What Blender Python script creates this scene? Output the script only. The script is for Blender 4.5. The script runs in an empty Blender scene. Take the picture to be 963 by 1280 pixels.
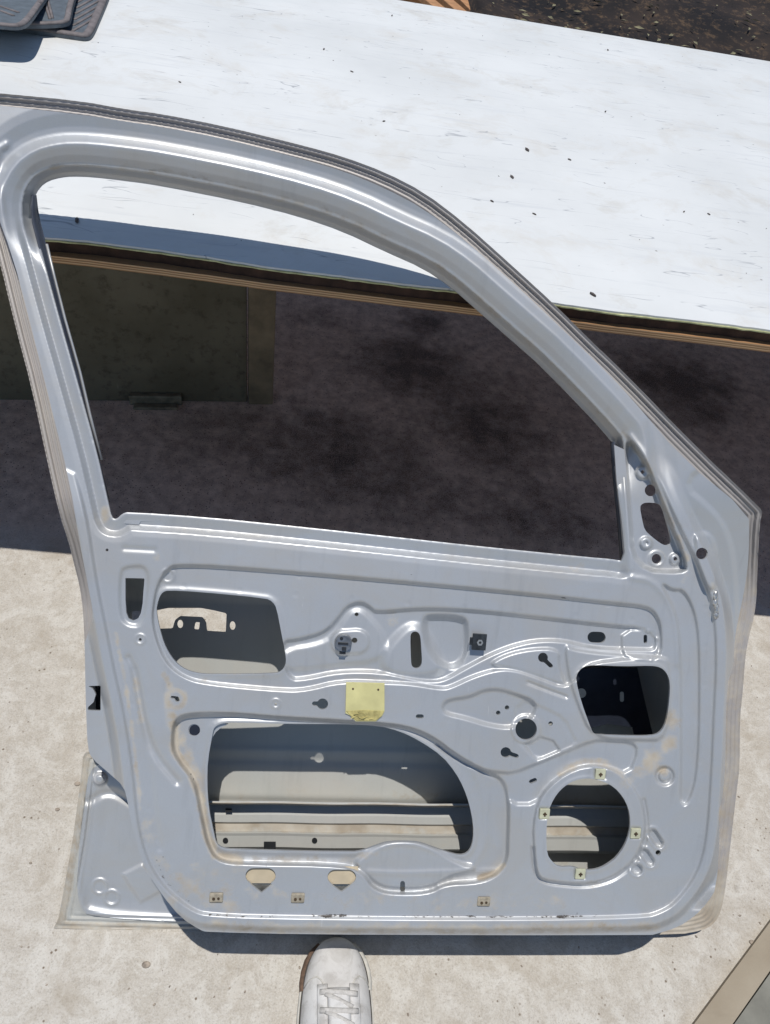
import bpy, bmesh, math, random
import numpy as np
from mathutils import Matrix, Vector
R_ = math.radians
scene = bpy.context.scene

# ------------------------------------------------------------------ camera
F_PX = 924.0
PITCH, ROLL, YAW, CAM_H = R_(47), R_(11.5), R_(8.04), 1.22
def _basis():
    F = np.array([0, math.cos(PITCH), -math.sin(PITCH)]); R = np.array([1., 0, 0]); U = np.cross(R, F)
    R2 = math.cos(ROLL)*R + math.sin(ROLL)*U; U2 = -math.sin(ROLL)*R + math.cos(ROLL)*U
    Z = np.array([[math.cos(YAW), math.sin(YAW), 0], [-math.sin(YAW), math.cos(YAW), 0], [0, 0, 1]])
    return Z@R2, Z@U2, Z@F
CR, CU, CF = _basis(); CC = np.array([0, 0, CAM_H])
cd = bpy.data.cameras.new('camera'); cam = bpy.data.objects.new('camera', cd)
scene.collection.objects.link(cam); scene.camera = cam
cam.matrix_world = Matrix([[CR[0], CU[0], -CF[0], CC[0]], [CR[1], CU[1], -CF[1], CC[1]], [CR[2], CU[2], -CF[2], CC[2]], [0, 0, 0, 1]])
cd.sensor_fit = 'VERTICAL'; cd.sensor_height = 36; cd.lens = F_PX/1280*36
cd.clip_start = 0.02; cd.clip_end = 2000

# ------------------------------------------------------------------ light
SUN_EL = R_(88); SUN_LAT = R_(-2.5)
w = bpy.data.worlds.new("World"); scene.world = w; w.use_nodes = True
nt = w.node_tree; bg = nt.nodes['Background']
sky = nt.nodes.new('ShaderNodeTexSky'); sky.sky_type = 'NISHITA'; sky.sun_disc = False
sky.sun_elevation = SUN_EL; sky.sun_rotation = R_(180); sky.air_density = 1.0; sky.dust_density = 0.1; sky.ozone_density = 2.5
nt.links.new(sky.outputs[0], bg.inputs[0]); bg.inputs[1].default_value = 0.078
sd_ = bpy.data.lights.new('sun', 'SUN'); sd_.energy = 3.5; sd_.angle = R_(0.5); sd_.color = (1.0, 0.965, 0.91)
sun = bpy.data.objects.new('sun', sd_); scene.collection.objects.link(sun)
sun.rotation_euler = Vector((math.sin(SUN_LAT), -math.cos(SUN_EL), math.sin(SUN_EL))).to_track_quat('Z', 'Y').to_euler()
scene.view_settings.view_transform = 'Standard'; scene.view_settings.look = 'None'
scene.view_settings.exposure = 0.0; scene.view_settings.gamma = 1.0

# ------------------------------------------------------------------ helpers
col = scene.collection
def sight(x, y, z):
    """world point at height z that lies where a survey of the photograph puts it"""
    d = (x-481.5)*CR - (y-640)*CU + F_PX*CF
    t = (z-CC[2])/d[2]
    return CC + t*d
def depth_at(p): return float((np.array(p)-CC)@CF)

def link(name, me, mat=None, parent=None, smooth=False):
    o = bpy.data.objects.new(name, me); col.objects.link(o)
    if mat is not None:
        if isinstance(mat, (list, tuple)):
            for m in mat: me.materials.append(m)
        else: me.materials.append(mat)
    if parent is not None: o.parent = parent
    if smooth: me.polygons.foreach_set('use_smooth', [True]*len(me.polygons))
    return o
def tag(o, label=None, cat=None, group=None, kind=None):
    if label: o['label'] = label
    if cat: o['category'] = cat
    if group: o['group'] = group
    if kind: o['kind'] = kind
    return o
def empty(name, loc=(0, 0, 0)):
    o = bpy.data.objects.new(name, None); o.location = loc; o.empty_display_size = 0.1; col.objects.link(o); return o
def bm_obj(name, bm, mat, parent=None, smooth=False):
    bm.normal_update()
    me = bpy.data.meshes.new(name); bm.to_mesh(me); bm.free()
    return link(name, me, mat, parent, smooth)
def add_box(bm, lo, hi, bev=0.0, M=None):
    r = bmesh.ops.create_cube(bm, size=1.0)
    vs = r['verts']
    for v in vs:
        v.co = Vector([lo[i] + (v.co[i]+0.5)*(hi[i]-lo[i]) for i in range(3)])
    if bev > 0:
        es = list({e for v in vs for e in v.link_edges})
        rr = bmesh.ops.bevel(bm, geom=es, offset=bev, segments=2, affect='EDGES', profile=0.6)
        vs = list({v for f in rr['faces'] for v in f.verts} | {v for v in vs if v.is_valid})
    if M is not None:
        for v in vs: v.co = M @ v.co
    return vs
def add_cyl(bm, c, r, z0, z1, n=24, r2=None, M=None):
    r2 = r if r2 is None else r2
    a = [bm.verts.new((c[0]+r*math.cos(k*2*math.pi/n), c[1]+r*math.sin(k*2*math.pi/n), z0)) for k in range(n)]
    b = [bm.verts.new((c[0]+r2*math.cos(k*2*math.pi/n), c[1]+r2*math.sin(k*2*math.pi/n), z1)) for k in range(n)]
    for k in range(n): bm.faces.new((a[k], a[(k+1) % n], b[(k+1) % n], b[k]))
    bm.faces.new(b); bm.faces.new(a[::-1])
    if M is not None:
        for v in a+b: v.co = M @ v.co
    return a+b
def add_ring(bm, c, ri, ro, z0, z1, n=28):
    P = []
    for r, z in ((ri, z0), (ri, z1), (ro, z1), (ro, z0)):
        P.append([bm.verts.new((c[0]+r*math.cos(k*2*math.pi/n), c[1]+r*math.sin(k*2*math.pi/n), z)) for k in range(n)])
    for q in range(4):
        A, B = P[q], P[(q+1) % 4]
        for k in range(n): bm.faces.new((A[k], B[k], B[(k+1) % n], A[(k+1) % n]))
def add_prism(bm, pts, z0, z1, bev=0):
    a = [bm.verts.new((p[0], p[1], z0)) for p in pts]; b = [bm.verts.new((p[0], p[1], z1)) for p in pts]
    n = len(pts)
    f1 = bm.faces.new(b); bm.faces.new(a[::-1])
    for k in range(n): bm.faces.new((a[k], a[(k+1) % n], b[(k+1) % n], b[k]))
    if bev:
        bmesh.ops.bevel(bm, geom=list(f1.edges), offset=bev, segments=2, affect='EDGES', profile=0.6)
def add_tube(bm, pts, r, n=8, flat=1.0):
    pts = [Vector(p) for p in pts]; rings = []
    for i, p in enumerate(pts):
        t = (pts[min(i+1, len(pts)-1)]-pts[max(i-1, 0)]).normalized()
        up = Vector((0, 0, 1)) if abs(t.z) < .9 else Vector((0, 1, 0))
        s = t.cross(up).normalized(); u = s.cross(t)
        rings.append([bm.verts.new(p+s*r*math.cos(k*2*math.pi/n)+u*r*flat*math.sin(k*2*math.pi/n)) for k in range(n)])
    for a, b in zip(rings, rings[1:]):
        for k in range(n): bm.faces.new((a[k], a[(k+1) % n], b[(k+1) % n], b[k]))
    bm.faces.new(rings[0][::-1]); bm.faces.new(rings[-1])

# ------------------------------------------------------------------ materials
class NM:
    """small node-tree writer"""
    def __init__(s, name):
        s.m = bpy.data.materials.new(name); s.m.use_nodes = True; s.t = s.m.node_tree
        s.b = s.t.nodes['Principled BSDF']; s.tc = s.t.nodes.new('ShaderNodeTexCoord')
        s.out = s.t.nodes['Material Output']
    def L(s, a, b): s.t.links.new(a, b)
    def mapping(s, sc=(1, 1, 1), rot=(0, 0, 0), src='Object'):
        n = s.t.nodes.new('ShaderNodeMapping'); n.inputs['Scale'].default_value = sc; n.inputs['Rotation'].default_value = rot
        s.L(s.tc.outputs[src], n.inputs[0]); return n.outputs[0]
    def noise(s, scale, detail=4, rough=.55, vec=None, dist=0):
        n = s.t.nodes.new('ShaderNodeTexNoise'); n.inputs['Scale'].default_value = scale
        n.inputs['Detail'].default_value = detail; n.inputs['Roughness'].default_value = rough; n.inputs['Distortion'].default_value = dist
        s.L(vec if vec is not None else s.tc.outputs['Object'], n.inputs['Vector']); return n.outputs[0]
    def voro(s, scale, vec=None, feat='F1', rnd=1.0):
        n = s.t.nodes.new('ShaderNodeTexVoronoi'); n.inputs['Scale'].default_value = scale; n.feature = feat
        n.inputs['Randomness'].default_value = rnd
        s.L(vec if vec is not None else s.tc.outputs['Object'], n.inputs['Vector']); return n.outputs[0]
    def ramp(s, x, a, b, v0=0., v1=1.):
        n = s.t.nodes.new('ShaderNodeMapRange'); n.inputs[1].default_value = a; n.inputs[2].default_value = b
        n.inputs[3].default_value = v0; n.inputs[4].default_value = v1; s.L(x, n.inputs[0]); return n.outputs[0]
    def math(s, op, a, b=None):
        n = s.t.nodes.new('ShaderNodeMath'); n.operation = op
        for i, v in enumerate((a, b)):
            if v is None: continue
            if isinstance(v, (int, float)): n.inputs[i].default_value = v
            else: s.L(v, n.inputs[i])
        return n.outputs[0]
    def mix(s, f, a, b):
        n = s.t.nodes.new('ShaderNodeMix'); n.data_type = 'RGBA'
        if isinstance(f, (int, float)): n.inputs[0].default_value = f
        else: s.L(f, n.inputs[0])
        for i, v in ((6, a), (7, b)):
            if isinstance(v, (tuple, list)): n.inputs[i].default_value = (*v[:3], 1)
            else: s.L(v, n.inputs[i])
        return n.outputs[2]
    def attr(s, name):
        n = s.t.nodes.new('ShaderNodeAttribute'); n.attribute_name = name; return n.outputs['Fac']
    def pos(s, axis):
        n = s.t.nodes.new('ShaderNodeSeparateXYZ'); s.L(s.tc.outputs['Object'], n.inputs[0]); return n.outputs[axis]
    def bump(s, h, strength=.3, dist=.002):
        n = s.t.nodes.new('ShaderNodeBump'); n.inputs['Strength'].default_value = strength; n.inputs['Distance'].default_value = dist
        s.L(h, n.inputs['Height']); s.L(n.outputs[0], s.b.inputs['Normal'])
    def set(s, base=None, rough=None, metal=None, spec=None, coat=None):
        for k, v in (('Base Color', base), ('Roughness', rough), ('Metallic', metal), ('Specular IOR Level', spec), ('Coat Weight', coat)):
            if v is None: continue
            if isinstance(v, tuple): s.b.inputs[k].default_value = (*v[:3], 1)
            elif isinstance(v, (int, float)): s.b.inputs[k].default_value = v
            else: s.L(v, s.b.inputs[k])
        return s.m
def simple(name, base, rough=.5, metal=0., var=.15, scale=40, bump=0., **k):
    n = NM(name); f = n.noise(scale, 5, .6)
    dk = tuple(c*(1-var) for c in base); lt = tuple(min(1, c*(1+var)) for c in base)
    n.set(n.mix(n.ramp(f, .3, .7), dk, lt), rough, metal, **k)
    if bump: n.bump(f, bump, .001)
    return n.m

# concrete slab
g = NM('concrete')
cc = g.tc.outputs['Object']
fine = g.noise(420, 4, .75); mid = g.noise(34, 6, .7); big = g.noise(3.2, 5, .6); patch = g.noise(9, 6, .65, dist=.6)
c0 = g.mix(g.ramp(big, .35, .65), (.48, .44, .38), (.555, .52, .465))
c0 = g.mix(g.ramp(mid, .44, .56, 0, .5), c0, (.39, .345, .28))
c0 = g.mix(g.ramp(g.noise(85, 5, .75), .5, .62, 0, .45), c0, (.33, .29, .24))
c0 = g.mix(g.ramp(g.noise(20, 7, .8, dist=.8), .48, .58, 0, .5), c0, (.66, .64, .59))
c0 = g.mix(g.ramp(fine, .40, .66, 0, .5), c0, (.66, .64, .60))
c0 = g.mix(g.ramp(g.noise(300, 3, .7), .54, .66, 0, .5), c0, (.30, .27, .23))
c0 = g.mix(g.ramp(patch, .52, .66, 0, .42), c0, (.34, .285, .215))
specks = g.voro(75); c0 = g.mix(g.math('MULTIPLY', g.ramp(specks, .09, .16, 1, 0), g.ramp(g.noise(14), .52, .62)), c0, (.20, .16, .12))
shade_fac = g.attr('shade_lift'); c0 = g.mix(g.math('MULTIPLY', shade_fac, .92), c0, g.mix(g.ramp(mid, .38, .62), (.38, .30, .25), (.68, .57, .48)))  # paler warm tone painted in to lift the concrete inside the bench's shade
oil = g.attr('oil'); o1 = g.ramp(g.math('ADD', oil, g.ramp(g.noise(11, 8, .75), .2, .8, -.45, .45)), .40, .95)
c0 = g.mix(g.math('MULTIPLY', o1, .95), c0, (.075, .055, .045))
c0 = g.mix(g.math('MULTIPLY', g.ramp(fine, .50, .62), g.math('MULTIPLY', shade_fac, .55)), c0, (.80, .71, .63))
c0 = g.mix(g.math('MULTIPLY', g.ramp(g.voro(110), .10, .2, 1, 0), g.math('MULTIPLY', shade_fac, .8)), c0, (.08, .06, .05))
g.set(c0, .93, 0, .25); g.bump(g.math('ADD', g.math('MULTIPLY', fine, .7), mid), .55, .0025)
M_CONC = g.m

# silver body paint, dusty
def paint(name, base, dirt_floor=0.0, metal=.42, rough=.43):
    p = NM(name)
    big = p.noise(5, 3, .5); fl = p.noise(900, 2, .5); gr = p.noise(55, 6, .7)
    b = p.mix(p.ramp(big, .3, .7), tuple(c*.95 for c in base), tuple(min(1, c*1.04) for c in base))
    b = p.mix(p.ramp(fl, .3, .7, 0, .18), b, tuple(min(1, c*1.3) for c in base))
    film = p.noise(1.0, 6, .7, vec=p.mapping((7, 11, 7), (0, 0, .4)), dist=.8)
    b = p.mix(p.ramp(film, .44, .66, 0, .42), b, (.50, .47, .42))
    smear = p.noise(1.0, 4, .65, vec=p.mapping((70, 9, 10), (0, 0, -.3)))
    b = p.mix(p.ramp(smear, .56, .74, 0, .30), b, tuple(c*.72 for c in base))
    d = p.attr('dirt')
    dm = p.ramp(p.math('ADD', p.math('MULTIPLY', d, 1.0), p.ramp(gr, .25, .75, -.42, .42)), .28, .78, dirt_floor, .92)
    dustc = p.mix(p.ramp(p.noise(25, 5), .35, .65), (.34, .285, .215), (.50, .45, .37))
    b = p.mix(dm, b, dustc)
    # scratches and chips
    s1 = p.noise(1.0, 3, .6, vec=p.mapping((34, 420, 40), (0, 0, .35)))
    s2 = p.noise(1.0, 3, .6, vec=p.mapping((380, 26, 40), (0, 0, .5)))
    sc = p.math('MULTIPLY', p.ramp(p.math('MAXIMUM', s1, s2), .74, .78), p.ramp(p.noise(7), .46, .56))
    b = p.mix(p.math('MULTIPLY', sc, .6), b, (.75, .75, .74))
    chip = p.attr('chip'); cm = p.ramp(p.math('ADD', chip, p.ramp(p.noise(1.0, 6, .75, vec=p.mapping((60, 190, 60))), .3, .7, -.55, .35)), .50, .60)
    b = p.mix(cm, b, (.05, .042, .036))
    r = p.mix(dm, (rough,)*3, (.75,)*3)
    mt = p.math('MULTIPLY', p.math('SUBTRACT', 1.0, p.math('MAXIMUM', dm, cm)), metal)
    p.set(b, r, mt, .5)
    p.bump(p.math('ADD', p.math('MULTIPLY', gr, .4), p.math('MULTIPLY', p.noise(9, 2), 3.0)), .16, .0012)
    return p.m
M_PAINT = paint('silver_paint', (.478, .495, .515))
M_FLANGE = paint('dusty_flange_paint', (.42, .395, .385), .14, .35, .5)
M_SKIN = paint('primed_inner_skin', (.45, .46, .44), .10, .0, .7)

# ------------------------------------------------------------------ ground
def build_ground():
    xs = np.concatenate([[-400, -40, -8, -4], np.arange(-2.4, 3.01, .03), [4, 8, 40, 400]])
    ys = np.concatenate([[-400, -40, -6, -2], np.arange(-.8, 3.6, .03), [4, 8, 40, 400]])
    X, Y = np.meshgrid(xs, ys); nx, ny = len(xs), len(ys)
    oil = np.zeros_like(X); shade_lift = np.zeros_like(X)
    def blob(px, py, r, a, sx=1.0):
        c = sight(px, py, 0); oil[:] = np.maximum(oil, a*np.exp(-(((X-c[0])/(r*sx))**2+((Y-c[1])/r)**2)))
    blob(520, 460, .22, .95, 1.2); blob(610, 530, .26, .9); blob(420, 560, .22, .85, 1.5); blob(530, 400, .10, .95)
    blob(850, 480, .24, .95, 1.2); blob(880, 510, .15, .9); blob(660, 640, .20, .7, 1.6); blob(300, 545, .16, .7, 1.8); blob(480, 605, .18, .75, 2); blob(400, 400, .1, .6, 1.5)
    blob(918, 1105, .02, .45); blob(956, 1108, .012, .4)
    shade_lift = 1/(1+np.exp(-(Y-(.975+.01*np.sin(X*9)))/.02))/(1+np.exp((Y-2.15)/.05))/(1+np.exp(-(X+1.45)/.05))/(1+np.exp((X-3.3)/.05))  # mask of the painted brightening: only where the bench shades the slab
    me = bpy.data.meshes.new('ground')
    v = np.stack([X.ravel(), Y.ravel(), 0*X.ravel()], 1)
    idx = np.arange(nx*ny).reshape(ny, nx)
    q = np.stack([idx[:-1, :-1], idx[:-1, 1:], idx[1:, 1:], idx[1:, :-1]], -1).reshape(-1, 4)
    me.from_pydata(v.tolist(), [], q.tolist())
    for nm, a in (('oil', oil), ('shade_lift', shade_lift)):
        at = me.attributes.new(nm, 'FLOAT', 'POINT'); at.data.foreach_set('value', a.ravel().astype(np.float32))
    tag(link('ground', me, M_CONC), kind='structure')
build_ground()

# ------------------------------------------------------------------ workbench
TZ = .695
YN = float(sight(400, 341.5, TZ)[1]); YF = float(sight(740, 40, TZ)[1])
def build_bench():
    root = empty('workbench', (1.0, 1.45, 0))
    tag(root, 'long workbench with scratched white laminate top over a plywood edge, behind the leaning door', 'workbench')
    off = Vector((-1.0, -1.45, 0))
    t = NM('white_laminate')
    big = t.noise(2.6, 5, .6); st = t.noise(7, 7, .72, dist=.4); v = t.mapping((5, 42, 10), (0, 0, .12)); v2 = t.mapping((46, 5, 10), (0, 0, .7))
    b = t.mix(t.ramp(big, .35, .65), (.75, .76, .75), (.66, .67, .66))
    b = t.mix(t.ramp(st, .53, .72, 0, .38), b, (.55, .49, .40))
    b = t.mix(t.ramp(t.noise(4.2, 6, .75, dist=.5), .58, .70, 0, .42), b, (.50, .46, .39))
    b = t.mix(t.ramp(t.noise(1.0, 4, .62, vec=v), .56, .76, 0, .40), b, (.52, .54, .56))
    for rot, seed in ((.35, 0), (1.9, 3), (-.6, 9)):
        n = t.t.nodes.new('ShaderNodeMapping'); n.inputs['Rotation'].default_value = (0, 0, rot); n.inputs['Scale'].default_value = (1.6, 9, 1); n.inputs['Location'].default_value = (seed, seed*2, 0)
        t.L(t.tc.outputs['Object'], n.inputs[0])
        nz = t.noise(2.2, 2, .5, vec=n.outputs[0])
        line = t.ramp(t.math('ABSOLUTE', t.math('SUBTRACT', nz, .5)), .0, .005, 1, 0)
        gate = t.ramp(t.noise(3.5+seed*.3, 3, .6, vec=n.outputs[0]), .54, .62)
        b = t.mix(t.math('MULTIPLY', t.math('MULTIPLY', line, gate), .8), b, (.28, .29, .31))
    sp = t.math('MULTIPLY', t.ramp(t.voro(30), .045, .075, 1, 0), t.ramp(t.noise(5.5, 3), .55, .62))
    b = t.mix(t.math('MULTIPLY', sp, .7), b, (.20, .17, .14))
    t.set(b, .42, 0, .4); t.bump(t.noise(70, 4), .08, .001)
    # the near edge is not quite straight: torn laminate
    near = [(-60, 283.5), (60, 297), (110, 301), (190, 311), (260, 321), (330, 332.5), (430, 345), (500, 354), (565, 361), (640, 370), (700, 379.5), (760, 388), (830, 396), (900, 404), (963, 412.5), (1100, 430)]
    pts = [sight(x, y, TZ) for x, y in near]
    xs = [p[0] for p in pts]; ys = [p[1] for p in pts]
    random.seed(4)
    X = np.arange(-1.35, 3.4, .012)
    Yn = np.interp(X, xs, ys, left=YN, right=YN) + np.array([random.uniform(-.0006, .0006) for _ in X])
    def slab(name, mat, z0, z1, y0, yb, parent):
        bm = bmesh.new(); n = len(X)
        rows = [[bm.verts.new(Vector((X[i], yy, zz))+off) for i in range(n)] for yy_, zz in ((0, z0), (0, z1), (1, z1), (1, z0)) for yy in [None]] if False else []
        A = [bm.verts.new(Vector((X[i], y0[i], z0))+off) for i in range(n)]
        B = [bm.verts.new(Vector((X[i], y0[i], z1))+off) for i in range(n)]
        C = [bm.verts.new(Vector((X[i], yb, z1))+off) for i in range(n)]
        D = [bm.verts.new(Vector((X[i], yb, z0))+off) for i in range(n)]
        for P, Q in ((A, B), (B, C), (C, D), (D, A)):
            for i in range(n-1): bm.faces.new((P[i], P[i+1], Q[i+1], Q[i])[::1])
        bm.faces.new((A[0], B[0], C[0], D[0])); bm.faces.new((A[-1], D[-1], C[-1], B[-1]))
        bmesh.ops.recalc_face_normals(bm, faces=bm.faces)
        return bm_obj(name, bm, mat, parent)
    slab('tabletop', t.m, TZ-.003, TZ, Yn, YF, root)
    # torn backing paper that shows as a thin yellow green line
    y1 = Yn-.0015+np.array([random.uniform(-.0010, .0006) for _ in X])
    slab('backing_paper', simple('backing_paper', (.50, .50, .27), .9, var=.35, scale=60), TZ-.0052, TZ-.0032, y1, YF-.01, root)
    slab('core_board', simple('dark_core', (.055, .028, .018), .85, var=.5, scale=50, bump=.5), TZ-.023, TZ-.0054, Yn+.006, YF-.01, root)
    pl = NM('plywood_edge'); z = pl.pos(2)
    lay = pl.math('SINE', pl.math('MULTIPLY', z, 2*math.pi/.0034))
    c = pl.mix(pl.ramp(lay, -.3, .3), (.34, .185, .085), (.62, .42, .24))
    c = pl.mix(pl.ramp(pl.noise(1, 5, .7, vec=pl.mapping((8, 60, 300))), .5, .7, 0, .5), c, (.22, .11, .05))
    pl.set(c, .85); pl.bump(lay, .3, .001)
    slab('plywood_board', pl.m, TZ-.0335, TZ-.0232, Yn*0+YN-.003+(Yn-YN)*.4, YF-.03, root)
    # side panel (old painted cabinet side) with its corner post and bracket
    a = sight(100, 502, 0); b_ = sight(341, 504, 0); d = (b_-a); d[2] = 0; d /= np.linalg.norm(d)
    d = Vector(d); nrm = Vector((d.y, -d.x, 0)); B0 = Vector(b_)
    M = Matrix.Translation(off) @ Matrix(((d.x, -nrm.x, 0, B0.x), (d.y, -nrm.y, 0, B0.y), (0, 0, 1, 0), (0, 0, 0, 1)))
    pm = NM('old_green_panel')
    c = pm.mix(pm.ramp(pm.noise(6, 5), .35, .65), (.115, .105, .07), (.17, .155, .11))
    c = pm.mix(pm.ramp(pm.noise(40, 6, .7), .52, .70, 0, .7), c, (.05, .045, .03))
    c = pm.mix(pm.ramp(pm.pos(2), .35, .62, 0, .7), c, (.14, .085, .06))
    c = pm.mix(pm.ramp(pm.noise(1, 4, .7, vec=pm.mapping((9, 60, 3), (0, .5, 0))), .66, .72, 0, .6), c, (.34, .33, .27))
    pm.set(c, .7, 0, .3); pm.bump(pm.noise(60), .3)
    wd = sight(311, 502, 0); wpost = float(np.linalg.norm(np.array(b_)-wd))
    bm = bmesh.new(); add_box(bm, (-1.3, .004, .0), (-wpost-.004, .03, TZ-.038), .002, M); bm_obj('side_panel', bm, pm.m, root)
    bm = bmesh.new(); add_box(bm, (-wpost, -.006, 0), (0, .05, TZ-.038), .003, M); bm_obj('leg', bm, simple('old_timber_post', (.21, .17, .11), .8, 0, .35, 18, .3), root)
    bm = bmesh.new()
    q0 = sight(163, 502, 0); l0 = float((Vector(q0)-B0).dot(d)); q1 = sight(228, 504, 0); l1 = float((Vector(q1)-B0).dot(d))
    add_box(bm, (l0, -.012, .0), (l1, .003, .028), .003, M); add_box(bm, (l0+.01, -.03, .0), (l1-.01, -.013, .008), .002, M)
    bm_obj('bracket', bm, simple('bracket_metal', (.20, .19, .14), .6, .3, var=.4), root)
    for x, y in ((2.9, .95), (2.9, 1.98), (-1.25, 1.98)):
        bm = bmesh.new(); add_box(bm, (x-1-.045, y-1.45-.045, 0), (x-1+.045, y-1.45+.045, TZ-.038), .003); bm_obj('leg', bm, pm.m, root)
build_bench()

# ------------------------------------------------------------------ the car door
TILT = R_(46.5)
GP = sight(67, 1160.5, 0); g2 = sight(848, 1169, 0)
ES = (g2-GP)/np.linalg.norm(g2-GP)
EH = np.array([-ES[1], ES[0], 0]); EU = math.cos(TILT)*EH+np.array([0, 0, math.sin(TILT)]); EN = np.cross(ES, EU)
DOOR = Matrix([[ES[0], EU[0], EN[0], GP[0]], [ES[1], EU[1], EN[1], GP[1]], [ES[2], EU[2], EN[2], GP[2]], [0, 0, 0, 1]])
BASIS = np.stack([ES, EU, EN])
CL = BASIS@(CC-GP)
Z0 = .125; DP = Z0*1000
def dl(x, y, h):
    """door-local point for a surveyed pixel, h = mm in front of the inner panel's face"""
    x = np.asarray(x, float); y = np.asarray(y, float); h = np.asarray(h, float)
    d = (x[..., None]-481.5)*CR - (y[..., None]-640)*CU + F_PX*CF
    D = d@BASIS.T
    t = (h*.001+Z0-CL[2])/D[..., 2]
    return CL + t[..., None]*D
def chaikin(P, n=2, closed=True):
    P = [tuple(map(float, p)) for p in P]
    for _ in range(n):
        Q = []
        m = len(P)
        for i in range(m if closed else m-1):
            a, b = P[i], P[(i+1) % m]
            Q += [(.75*a[0]+.25*b[0], .75*a[1]+.25*b[1]), (.25*a[0]+.75*b[0], .25*a[1]+.75*b[1])]
        P = Q if closed else [P[0]]+Q+[P[-1]]
    return P
def sdf(P, X, Y, pad=60):
    """signed distance in px, positive inside; far cells get -pad"""
    P = np.array(P, float)
    x0, y0 = P.min(0)-pad; x1, y1 = P.max(0)+pad
    out = np.full(X.shape, -float(pad))
    sel = (X >= x0) & (X <= x1) & (Y >= y0) & (Y <= y1)
    x = X[sel]; y = Y[sel]
    if not len(x): return out
    best = np.full(x.shape, 1e9); ins = np.zeros(x.shape, bool)
    n = len(P)
    for i in range(n):
        ax, ay = P[i]; bx, by = P[(i+1) % n]
        ex, ey = bx-ax, by-ay; L2 = ex*ex+ey*ey+1e-12
        t = np.clip(((x-ax)*ex+(y-ay)*ey)/L2, 0, 1)
        dd = (x-ax-t*ex)**2+(y-ay-t*ey)**2
        np.minimum(best, dd, out=best)
        if ay != by:
            c = ((ay > y) != (by > y)) & (x < (bx-ax)*(y-ay)/(by-ay)+ax)
            ins ^= c
    s = np.sqrt(best)*np.where(ins, 1, -1)
    out[sel] = np.maximum(s, -pad)
    return out
def linedist(P, X, Y, pad=40):
    P = np.array(P, float); out = np.full(X.shape, float(pad))
    x0, y0 = P.min(0)-pad; x1, y1 = P.max(0)+pad
    sel = (X >= x0) & (X <= x1) & (Y >= y0) & (Y <= y1); x = X[sel]; y = Y[sel]
    best = np.full(x.shape, float(pad)**2)
    for i in range(len(P)-1):
        ax, ay = P[i]; bx, by = P[i+1]; ex, ey = bx-ax, by-ay
        t = np.clip(((x-ax)*ex+(y-ay)*ey)/(ex*ex+ey*ey+1e-12), 0, 1)
        np.minimum(best, (x-ax-t*ex)**2+(y-ay-t*ey)**2, out=best)
    out[sel] = np.sqrt(best); return out
def ss(a, b, x):
    t = np.clip((x-a)/(b-a), 0, 1); return t*t*(3-2*t)

B0 = [(-62,122),(-40,113),(0,116.5),(100,126),(160,137),(200,142),(280,157.5),(380,182),(430,196),(481,215),(530,240),(580,278),(637,329),(695,382),(740,427),(780,465),(870,558),(951,635),(953,641),(950,654),(947,710),(946,747),(943,770),(936,798),(932,820),(929,861),(925,900),(925,959),(921,989),(915,1042),(906,1121),(899,1146),(890,1157),(878,1163),(848,1168.5),(700,1169),(620,1169),(380,1168),(259,1165),(251,1163),(226,1147),(203,1119),(183,1089),(173,1063),(163,1023),(160,1003),(155,983),(136,966),(115,948),(110,936),(108,893),(107,855),(106,802),(104,762),(100,733),(92,702),(86,677),(75,645),(60,580),(40,485),(20,410),(0,327),(-20,255),(-45,170)]
FACE = [(-42,150),(-20,130),(0,132),(100,143),(160,152.5),(200,158.5),(280,173),(380,199.5),(430,214),(481,235),(530,261),(580,299),(640,352),(690,399),(740,447),(780,487),(855,575),(936,641),(937,672),(935,710),(930,742),(924,770),(920,790),(918,808),(917,834),(908,858),(907,960),(903,1000),(898,1014),(900,1042),(896,1110),(885,1128),(869,1145),(848,1159),(819,1168),(800,1172),(620,1174),(380,1173),(259,1170),(245,1168),(222,1150),(199,1122),(179,1092),(168,1064),(158,1023),(155,1003),(150,986),(132,970),(111,952),(104,936),(102,893),(101,858),(103,812),(111,790),(117,770),(113,745),(100,680),(87,600),(62,500),(37,400),(16,320),(-10,250),(-30,190)]
WIN = [(41,276),(41,248),(49,233),(60,225),(75,221),(89,219.5),(114,220.3),(156,225),(199,231),(300,251),(375,270),(430,289),(480,313),(530,335),(565,359),(600,390),(640,425),(680,460),(765,549),(768,561),(769,577),(772,609),(778,656),(782,702),(763,698.6),(740,697),(600,683),(500,672),(380,659),(259,646.6),(160,640),(153,642),(146,649),(140,648),(135,626),(120,560),(95,470),(75,400),(60,345),(48,300)]
K1 = [(-300,-100),(1400,-100),(1400,300),(700,400),(784,540),(816,586),(840,644),(869,702),(883,740),(890,770),(893,821),(889,900),(887,953),(881,1049),(869,1092),(843,1126),(825,1137),(805,1143),(620,1146),(379,1144),(262,1141),(240,1134),(206,1106),(186,1072),(174.6,1026),(168,953),(156,880),(147,843),(135,782),(122.7,721),(111,640),(87,560),(-300,560)]
HOLE_A = [(195.5,763),(197,754),(200,745),(204,740),(210,738),(246,739.6),(332,747.7),(341,752),(346,760),(352.6,795),(358,822),(357,832),(352,839),(344,842),(265,843),(250,842),(237,839),(227,834),(218,826),(211,816),(205,804),(199,783)]
HOLE_B = [(720,850),(722,841),(728,834.5),(735,832),(747,831.5),(780,833),(814,832),(826,834),(834,841),(838,853),(837,875),(834.6,895),(831,908),(824,917),(815,919.5),(794,920),(747,918.5),(742,917),(738,908),(727,878)]
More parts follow.
